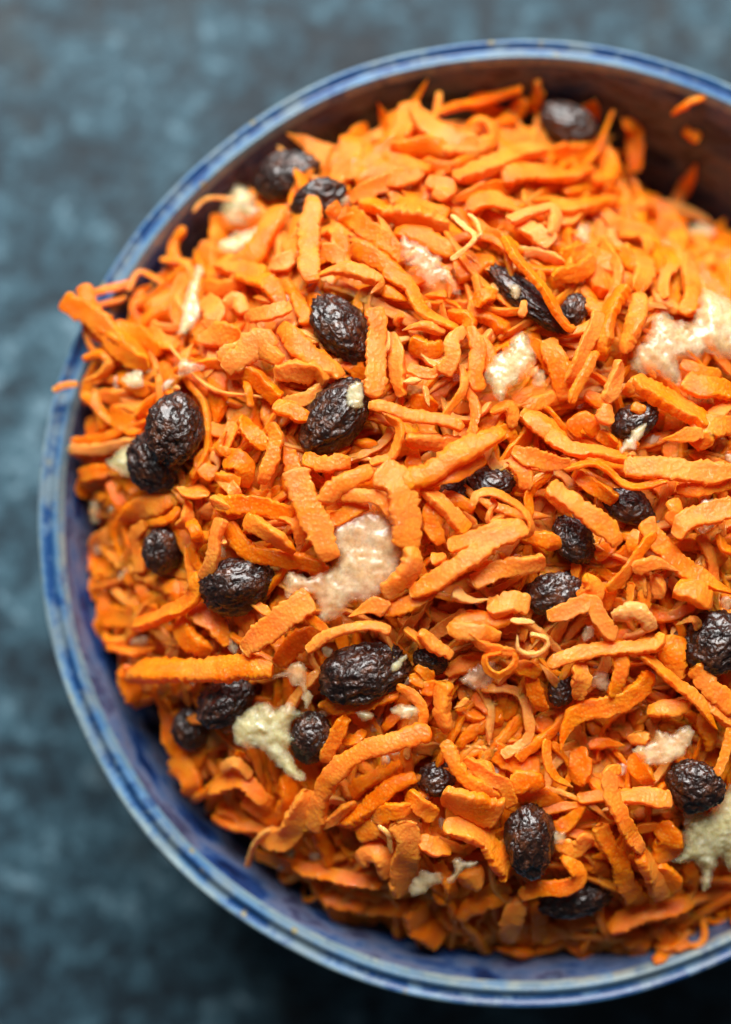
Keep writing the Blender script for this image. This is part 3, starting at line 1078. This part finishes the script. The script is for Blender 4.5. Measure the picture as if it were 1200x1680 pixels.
RAISINS = [  # x, y, long, short, turn, height, label, short phrase
 (470, 290, 112, 80, 20, 2.0, 'plump dark raisin against the upper left bowl wall above the whitish apple', 'the raisin at the upper left wall'),
 (522, 328, 98, 62, 25, 2.5, 'wrinkled black raisin with a carrot shred standing up across it', 'the raisin behind the standing shred'),
 (932, 203, 112, 72, -24, 5.5, 'blurred reddish raisin highest up, beside the shadowed bowl wall', 'the topmost raisin'),
 (563, 540, 124, 84, -52, 1.6, 'deeply wrinkled black raisin half tucked behind a leaf shaped shred', 'the raisin behind the leaf shaped shred'),
 (551, 684, 146, 92, 52, 2.2, 'large black raisin with a pale apple flake on its top end', 'the raisin with a pale flake'),
 (868, 492, 160, 50, -42, 1.8, 'long thin black raisin lying under a slanting carrot stick', 'the long thin raisin'),
 (943, 508, 56, 42, 70, 1.5, 'small black raisin at the lower end of the slanting carrot stick', 'the small raisin by the slanting stick'),
 (1042, 690, 80, 54, 30, 2.4, 'dark raisin mostly hidden above the translucent seed shaped apple sliver', 'the raisin above the seed shaped sliver'),
 (286, 702, 114, 86, 85, 5.2, 'round matt brown raisin lying on another raisin near the left wall', 'the upper of the stacked raisins'),
 (260, 756, 116, 92, -60, 2.2, 'black raisin pinned beneath the round matt raisin near the left wall', 'the lower of the stacked raisins'),
 (267, 903, 84, 68, 80, 3.0, 'small brown raisin with orange crumbs stuck to it near the left wall', 'the small brown raisin'),
 (391, 961, 124, 88, 14, 2.6, 'glossy black raisin with folded skin beside the big apple piece', 'the glossy folded raisin'),
 (806, 790, 76, 56, -10, 1.2, 'black raisin deep in a gap above the ring of carrot peel', 'the raisin above the carrot ring'),
 (748, 803, 46, 40, 0, 0.8, 'greyish raisin end poking out beside the gap under a broad shred', 'the greyish raisin end'),
 (942, 886, 82, 64, -60, 2.0, 'shiny black raisin under the end of a slanting shred, carrot bit on it', 'the shiny raisin under a shred'),
 (1030, 830, 86, 54, -25, 2.2, 'dull brown raisin below the wavy carrot ribbon', 'the raisin under the wavy ribbon'),
 (907, 976, 92, 64, 15, 2.2, 'amber brown wrinkled raisin above the long flat strip', 'the amber brown raisin'),
 (370, 1152, 104, 76, 30, 2.0, 'black raisin just under the thick level carrot stick', 'the raisin under the thick stick'),
 (316, 1194, 76, 62, 75, 1.2, 'round black raisin close to the bowl wall at lower left', 'the round raisin by the lower left wall'),
 (598, 1105, 142, 92, 15, 3.0, 'large brown raisin under the arched carrot ribbon, with a yellow fleck', 'the large raisin under the arch'),
 (511, 1210, 84, 68, 80, 2.4, 'dark raisin half hidden behind the pale green apple shred', 'the raisin behind the green apple'),
 (708, 1082, 56, 48, -30, 1.6, 'small black raisin sunk in the gap beside the large brown raisin', 'the small sunken raisin'),
 (1176, 1055, 102, 92, 40, 3.2, 'smooth shiny raisin with a stem end at the right edge', 'the shiny raisin with a stem'),
 (922, 1130, 56, 44, 75, 1.8, 'small black raisin below the flat strip, left of a pale apple flake', 'the small raisin under the flat strip'),
 (1140, 1290, 90, 80, -20, 4.2, 'knobbly raisin with a carrot chip on it above the yellow apple', 'the knobbly raisin'),
 (872, 1379, 116, 90, 95, 4.2, 'upright oval brown raisin standing out clear of the shreds', 'the upright oval raisin'),
 (950, 1471, 124, 64, 12, 2.2, 'flat black raisin lying level near the bottom of the heap', 'the flat raisin at the bottom'),
 (716, 1278, 64, 54, 20, 1.0, 'black raisin in the deep gap beside the twisted carrot strip', 'the raisin in the deep gap'),
]
for i, (x, y, a, b, rot, zo, lab, short) in enumerate(RAISINS):
    k = PX * 0.95 / 2
    Vv = raisin_shape(a * k * 0.95, b * k * 0.97, b * k * 0.68, i + 3)
    Vv = oriented(Vv, x, y, zo, rot, random.uniform(-0.5, 0.5), random.uniform(-0.2, 0.2))
    o = obj('raisin', Vv, ICO_F, M_RAISIN)
    tag(o, lab, 'raisin', 'raisins scattered through the salad')
    LANDMARKS.append((x, y, short))


# ------------------------------------------------------------------ apple pieces
def poly_dist(P, poly):
    A = np.array(poly); B = np.roll(A, -1, 0)
    d = np.full(len(P), 1e9)
    for a, b in zip(A, B):
        ab = b - a; t_ = np.clip(((P - a) @ ab) / max(ab @ ab, 1e-9), 0, 1)
        d = np.minimum(d, np.linalg.norm(P - (a + t_[:, None] * ab), axis=1))
    return d
def piece_mesh(poly, zo, thick, seed, grain=1.0, bend=0.0):
    """a torn flat piece with the outline poly (photograph pixels), thickness in mm"""
    rs = random.Random(seed)
    A = np.array(poly, float); n = len(A)
    out = []
    sp = max(2.4, math.sqrt(abs(np.dot(A[:, 0], np.roll(A[:, 1], 1)) - np.dot(A[:, 1], np.roll(A[:, 0], 1))) / 2) / 34)
    for i in range(n):                                   # rounded, slightly ragged outline
        p0, p1, p2, p3 = A[i - 1], A[i], A[(i + 1) % n], A[(i + 2) % n]
        k = max(1, int(np.linalg.norm(p2 - p1) / sp))
        for q in range(k):
            q = q / k
            c = 0.5 * ((2 * p1) + (-p0 + p2) * q + (2 * p0 - 5 * p1 + 4 * p2 - p3) * q * q + (-p0 + 3 * p1 - 3 * p2 + p3) * q ** 3)
            out.append(c * 0.6 + (p1 + (p2 - p1) * q) * 0.4)
    out = np.array(out)
    n3 = np.stack([out[:, 0], out[:, 1], out[:, 0] * 0 + seed], -1)
    out = out + np.stack([noise3(n3, 0.09, 1), noise3(n3, 0.09, 2)], -1) * 4.2 * grain + np.stack([noise3(n3, 0.25, 3), noise3(n3, 0.25, 4)], -1) * 2.0 * grain
    lo, hi = out.min(0), out.max(0)
    ins_ = []
    yy = lo[1]; row = 0
    while yy < hi[1]:
        xx = lo[0] + (sp / 2 if row % 2 else 0)
        while xx < hi[0]:
            ins_.append((xx + rs.uniform(-.2, .2) * sp, yy + rs.uniform(-.2, .2) * sp)); xx += sp
        yy += sp * 0.87; row += 1
    I = np.array(ins_)
    I = I[poly_dist(I, out) > sp * 0.6]
    vs = [Vector(p) for p in np.concatenate([out, I])]
    m_ = len(out)
    res = delaunay_2d_cdt(vs, [(i, (i + 1) % m_) for i in range(m_)], [], 1, 1e-4)
    P = np.array([v[:] for v in res[0]]); F = [tuple(f) for f in res[2]]
    d = poly_dist(P, out)
    edge = d < 1e-3
    T = thick * 1e-3
    h = 1 - np.exp(-d / max(thick * 1e-3 / PX * 0.35, 1.5))
    base = heap(P[:, 0], P[:, 1])
    base = base * 0.4 + base.mean() * 0.6 + zo * 1e-3 + T * 0.5
    W = np.array([at(p[0], p[1], b) for p, b in zip(P, base)])
    so = seed * 0.37
    lump = 0.20 * noise3(W + so, 220, 1) + 0.12 * noise3(W + so, 600, 2) + 0.08 * noise3(W + so, 1500, 3)
    W[:, 2] += T * bend * noise3(W + so, 90, 6)
    top = W.copy(); top[:, 2] += T * h * (0.62 + lump * grain)
    bot = W.copy(); bot[:, 2] -= T * h * 0.5
    k = len(P)
    tri = np.array([f[:3] for f in F if len(f) >= 3])
    a, b, c = W[tri[:, 0]], W[tri[:, 1]], W[tri[:, 2]]
    flip = np.cross(b - a, c - a)[:, 2] < 0
    tri[flip] = tri[flip][:, ::-1]
    remap = np.arange(k) + k
    remap[edge] = np.arange(k)[edge]
    bt = remap[tri][:, ::-1]
    return np.concatenate([top, bot]), np.concatenate([tri, bt]), np.concatenate([1 - h, 1 - h])
APPLES = [  # outline, height, thickness, pinkness, label, short phrase
 ([(325,435),(338,440),(328,476),(333,498),(330,520),(308,552),(291,548),(297,515),(300,480)], 3.5, 2.2, 0.15, 'narrow whitish apple shred standing near the upper left of the heap', 'the narrow whitish apple'),
 ([(197,625),(220,607),(238,610),(236,637),(215,635)], 3.5, 1.6, 0.35, 'tiny pale triangular apple chip among shreds by the left rim', 'the tiny apple triangle'),
 ([(288,590),(305,583),(332,592),(338,604),(318,616),(300,622),(286,614)], 3.0, 2.0, 0.8, 'pinkish ragged apple crumb right of the tiny white triangle', 'the pinkish apple crumb'),
 ([(375,310),(395,298),(416,310),(422,335),(440,345),(420,365),(390,372),(365,368),(360,345)], 0.5, 5.0, 0.1, 'blurred yellowish apple lump low beside the upper left wall', 'the yellowish lump by the wall'),
 ([(360,395),(385,378),(428,368),(436,380),(415,408),(380,420),(358,412)], 1.5, 3.0, 0.2, 'white apple slice edge just below the yellowish lump', 'the white slice edge'),
 ([(655,378),(672,390),(702,402),(724,420),(732,434),(744,450),(763,484),(740,487),(728,466),(700,474),(672,440),(650,415)], 3.2, 2.4, 0.75, 'translucent pink pointed apple flake in the upper middle', 'the pointed pink flake'),
 ([(793,608),(808,586),(830,565),(838,548),(856,541),(873,548),(874,562),(883,582),(878,600),(855,625),(838,638),(834,652),(816,668),(808,652),(802,635),(794,626)], 4.5, 3.6, 0.15, 'lumpy white apple shred in the middle of the upper half', 'the lumpy white apple'),
 ([(868,606),(884,598),(898,610),(897,630),(880,640),(866,628)], 2.6, 2.5, 0.7, 'small pinkish apple lump touching the lumpy white shred', 'the small pink lump'),
 ([(838,467),(850,466),(858,474),(848,490),(838,488),(832,478)], 4.6, 1.5, 0.55, 'tiny tan apple bit stuck on the long thin raisin', 'the tan bit on the long raisin'),
 ([(1072,510),(1098,508),(1115,522),(1135,525),(1140,495),(1146,472),(1168,472),(1200,490),(1235,510),(1240,590),(1185,592),(1168,584),(1150,592),(1115,592),(1122,625),(1128,640),(1105,632),(1080,622),(1050,620),(1032,608),(1036,575),(1052,555),(1064,535)], 3.6, 4.0, 0.4, 'large pale grated apple mass at the right edge', 'the large apple mass'),
 ([(172,758),(190,737),(220,720),(222,738),(225,760),(228,782),(205,783),(178,768)], 2.2, 2.6, 0.05, 'white wedge of apple sticking out from under the stacked raisins', 'the white apple wedge'),
 ([(143,822),(165,818),(168,850),(158,864),(146,855)], -1.0, 2.2, 0.6, 'blurred tan apple piece against the left wall', 'the tan piece at the left wall'),
 ([(150,885),(172,878),(176,905),(168,916),(152,910)], -2.5, 2.2, 0.6, 'smaller tan apple piece against the left wall, below the other', 'the lower tan piece'),
 ([(192,945),(208,925),(218,928),(214,945),(198,952)], 2.5, 1.4, 0.75, 'thin pink apple sliver under the small brown raisin', 'the thin pink sliver'),
 ([(540,872),(565,850),(590,838),(625,832),(650,845),(659,875),(662,920),(658,950),(632,972),(610,988),(580,991),(560,1014),(531,1025),(516,1014),(516,984),(497,976),(467,987),(462,954),(475,935),(505,942),(531,935),(550,920)], 4.0, 3.2, 0.62, 'largest translucent pink apple piece in the middle of the heap', 'the big apple piece'),
 ([(1062,694),(1057,712),(1036,740),(1016,750),(1015,738),(1024,716),(1045,698)], 5.6, 1.6, 0.45, 'translucent seed shaped apple sliver over a dark raisin', 'the seed shaped sliver'),
 ([(1143,830),(1160,820),(1180,815),(1190,823),(1172,832),(1148,840)], 6.0, 1.2, 0.65, 'pinkish apple scrap on a rough shred at the right edge', 'the pink scrap at the right'),
 ([(571,632),(584,622),(600,630),(599,664),(592,672),(570,668),(566,650)], 7.4, 1.1, 0.25, 'clear pale apple flake stuck on a large black raisin', 'the flake on the large raisin'),
 ([(385,1180),(402,1164),(432,1148),(452,1160),(478,1148),(490,1162),(508,1166),(484,1183),(480,1200),(494,1214),(476,1228),(487,1250),(506,1278),(490,1288),(462,1268),(445,1248),(424,1230),(402,1232),(384,1220),(380,1200)], 5.0, 3.4, 0.0, 'pale green ragged apple shred at the lower left', 'the pale green apple'),
 ([(432,1110),(462,1100),(484,1082),(510,1092),(504,1118),(515,1140),(511,1163),(498,1160),(490,1132),(468,1116),(448,1118)], 5.0, 1.8, 0.6, 'thin pink apple strip hanging above the pale green shred', 'the thin pink strip'),
 ([(580,1168),(598,1163),(618,1172),(614,1186),(596,1184)], 4.2, 2.2, 0.25, 'small white apple grain, left of a larger yellow grain', 'the small white grain'),
 ([(638,1160),(660,1152),(690,1158),(692,1172),(668,1184),(642,1174)], 5.0, 2.6, 0.35, 'rounded yellowish apple grain inside a bent carrot strip', 'the yellowish grain'),
 ([(646,1085),(668,1072),(668,1082),(654,1100),(643,1098)], 8.6, 1.0, 0.3, 'yellow apple fleck on the end of the large brown raisin', 'the yellow fleck'),
 ([(966,1108),(978,1098),(1002,1099),(1003,1120),(996,1136),(978,1134),(964,1124)], 3.0, 1.8, 0.5, 'squarish pinkish apple flake between two hanging carrot ends', 'the squarish flake'),
 ([(955,1028),(962,1020),(976,1021),(981,1036),(974,1052),(956,1054)], 5.4, 2.6, 0.65, 'pink apple cube above the long flat strip', 'the pink cube'),
 ([(1034,1228),(1068,1214),(1074,1194),(1096,1200),(1126,1184),(1142,1198),(1132,1234),(1106,1252),(1064,1261),(1044,1246)], 3.6, 2.4, 0.55, 'smooth pink apple slice above the knobbly raisin', 'the smooth pink slice'),
 ([(1115,1398),(1120,1358),(1130,1337),(1160,1332),(1180,1312),(1200,1280),(1235,1285),(1240,1425),(1196,1432),(1182,1414),(1166,1458),(1150,1462),(1146,1425),(1124,1416),(1102,1420),(1097,1411)], 4.6, 4.0, 0.0, 'big yellow green apple lump at the lower right edge', 'the yellow green apple'),
 ([(668,1462),(675,1442),(692,1426),(712,1428),(730,1432),(722,1450),(692,1470),(676,1473)], 6.6, 1.6, 0.5, 'smooth tan leaf shaped apple slice near the bottom', 'the tan leaf shaped slice'),
 ([(740,1412),(752,1405),(770,1410),(790,1406),(778,1424),(762,1432),(752,1448),(730,1455),(728,1440),(742,1430)], 6.2, 2.4, 0.5, 'whitish pink apple crumb right of the tan leaf shaped slice', 'the whitish pink crumb'),
 ([(1118,1335),(1128,1322),(1140,1330),(1136,1350),(1122,1356)], 4.0, 1.8, 0.7, 'small orange pink apple bit under the knobbly raisin', 'the small bit under the knobbly raisin'),
 ([(895,1362),(920,1357),(936,1364),(925,1385),(905,1392),(892,1380)], 3.4, 2.0, 0.85, 'orange tinged apple bit right of the upright oval raisin', 'the bit by the oval raisin'),
 ([(1125,372),(1150,360),(1176,372),(1180,392),(1160,402),(1130,392)], -1.0, 4.0, 0.4, 'blurred tan apple lump at the edge of the dark gap', 'the lump by the dark gap'),
 ([(945,365),(962,360),(976,378),(972,402),(950,408),(938,390)], 4.0, 2.6, 0.7, 'soft pinkish apple lump in the upper right of the heap', 'the soft pink lump'),
 ([(760,1100),(790,1080),(815,1078),(822,1100),(812,1125),(780,1138),(756,1128),(750,1112)], 3.0, 2.8, 0.9, 'translucent orange apple lump below the rings of carrot peel', 'the translucent orange lump'),
]
for i, (poly, zo, th, pink, lab, short) in enumerate(APPLES):
    Vv, Ff, thin_ = piece_mesh(poly, zo - 0.7, th, 20 + i * 3)
    n_ = noise3(Vv, 180, i + 2)
    o = obj('apple_piece', Vv, Ff, M_APPLE, attrs={'tint': np.clip(pink + 0.22 * n_, 0, 1), 'thin': thin_})
    tag(o, lab, 'apple', 'grated apple pieces in the salad')
    ar = np.array(poly).mean(0)
    LANDMARKS.append((ar[0], ar[1], short))

# crumbs of apple pulp clinging between the shreds
rs_ = random.Random(44)
bm = bmesh.new(); bmesh.ops.create_icosphere(bm, subdivisions=3, radius=1.0)
CV = np.array([v.co[:] for v in bm.verts]); CF = np.array([[v.index for v in f.verts] for f in bm.faces]); bm.free()
Vs, Fs, base = [], [], 0
while len(Vs) < 130:
    x, y = rs_.uniform(180, 1300), rs_.uniform(260, 1500)
    if not inside(x, y): continue
    s0 = rs_.uniform(3.0, 9.0) * PX
    v = CV * (1 + 0.35 * noise3(CV + len(Vs) * 1.7, 1.6, 3) + 0.18 * noise3(CV + len(Vs), 3.7, 4))[:, None] * np.array([s0 * rs_.uniform(1.0, 2.4), s0, s0 * 0.7])
    a = rs_.uniform(0, 6.3); ca, sa = math.cos(a), math.sin(a)
    v = np.stack([v[:, 0] * ca - v[:, 1] * sa, v[:, 0] * sa + v[:, 1] * ca, v[:, 2]], -1)
    Vs.append(v + at(x, y, heap(x, y)[0] + rs_.uniform(-0.5, 1.6) * 1e-3)); Fs.append(CF + base); base += len(CV)
Vs = np.concatenate(Vs)
o = obj('apple_pulp', Vs, np.concatenate(Fs), M_APPLE, attrs={'tint': np.clip(0.45 + 0.5 * noise3(Vs, 90, 3), 0, 1), 'thin': np.full(len(Vs), 0.25)})
tag(o, 'tiny wet crumbs of apple pulp caught between the carrot shreds', kind='stuff')


# ------------------------------------------------------------------ labels of the shreds, from what each lies beside
def angle_word(dx, dy):
    a = math.degrees(math.atan2(-dy, dx)) % 360
    return ('to the right of', 'up right of', 'above', 'up left of', 'to the left of', 'down left of', 'below', 'down right of')[int((a + 22.5) // 45) % 8]
used = set()
for o, pts, w in SHREDS:
    P = np.array(pts); c = P.mean(0)
    d = np.linalg.norm(P[1:] - P[:-1], axis=1).sum(); ch = np.linalg.norm(P[-1] - P[0])
    size = 'long' if d > 165 else 'short' if d < 70 else ''
    wide = 'broad' if w > 36 else 'thin' if w < 20 else ''
    bend = 'curled' if ch < 0.62 * d else 'bent' if ch < 0.9 * d else 'straight'
    dx, dy = P[-1] - P[0]
    an = math.degrees(math.atan2(abs(dy), abs(dx)))
    lie = 'level' if an < 22 else 'upright' if an > 68 else 'slanting'
    near = sorted((np.hypot(x - c[0], y - c[1]), x, y, s) for x, y, s in LANDMARKS)
    cand = []
    for (r_, x, y, s) in near[:4]:
        rel = angle_word(c[0] - x, c[1] - y)
        for words in ((size or wide or bend,), (size, bend), (wide, bend), (size, wide, bend), (size, wide, bend, lie)):
            ws = [q for q in words if q]
            cand.append(' '.join(ws) + ' carrot shred ' + rel + ' ' + s)
    for i in range(3):
        for j in range(i + 1, 4):
            for pre in ((size or wide, bend), (size, wide, bend, lie)):
                cand.append(' '.join(q for q in pre if q) + ' carrot shred between ' + near[i][3] + ' and ' + near[j][3])
    lab = next((q for q in cand if q not in used and len(q.split()) <= 16), None)
    if lab is None:
        for q in cand:
            for extra in ('topmost ', 'lower ', 'paler ', 'second '):
                if extra + q not in used and len(q.split()) < 16: lab = extra + q; break
            if lab: break
    used.add(lab)
    tag(o, lab, 'carrot shred', 'grated carrot shreds on the salad')
print('shreds', len(SHREDS), 'tris', sum(len(p.vertices) - 2 for ob in SC.objects if ob.type == 'MESH' for p in ob.data.polygons))
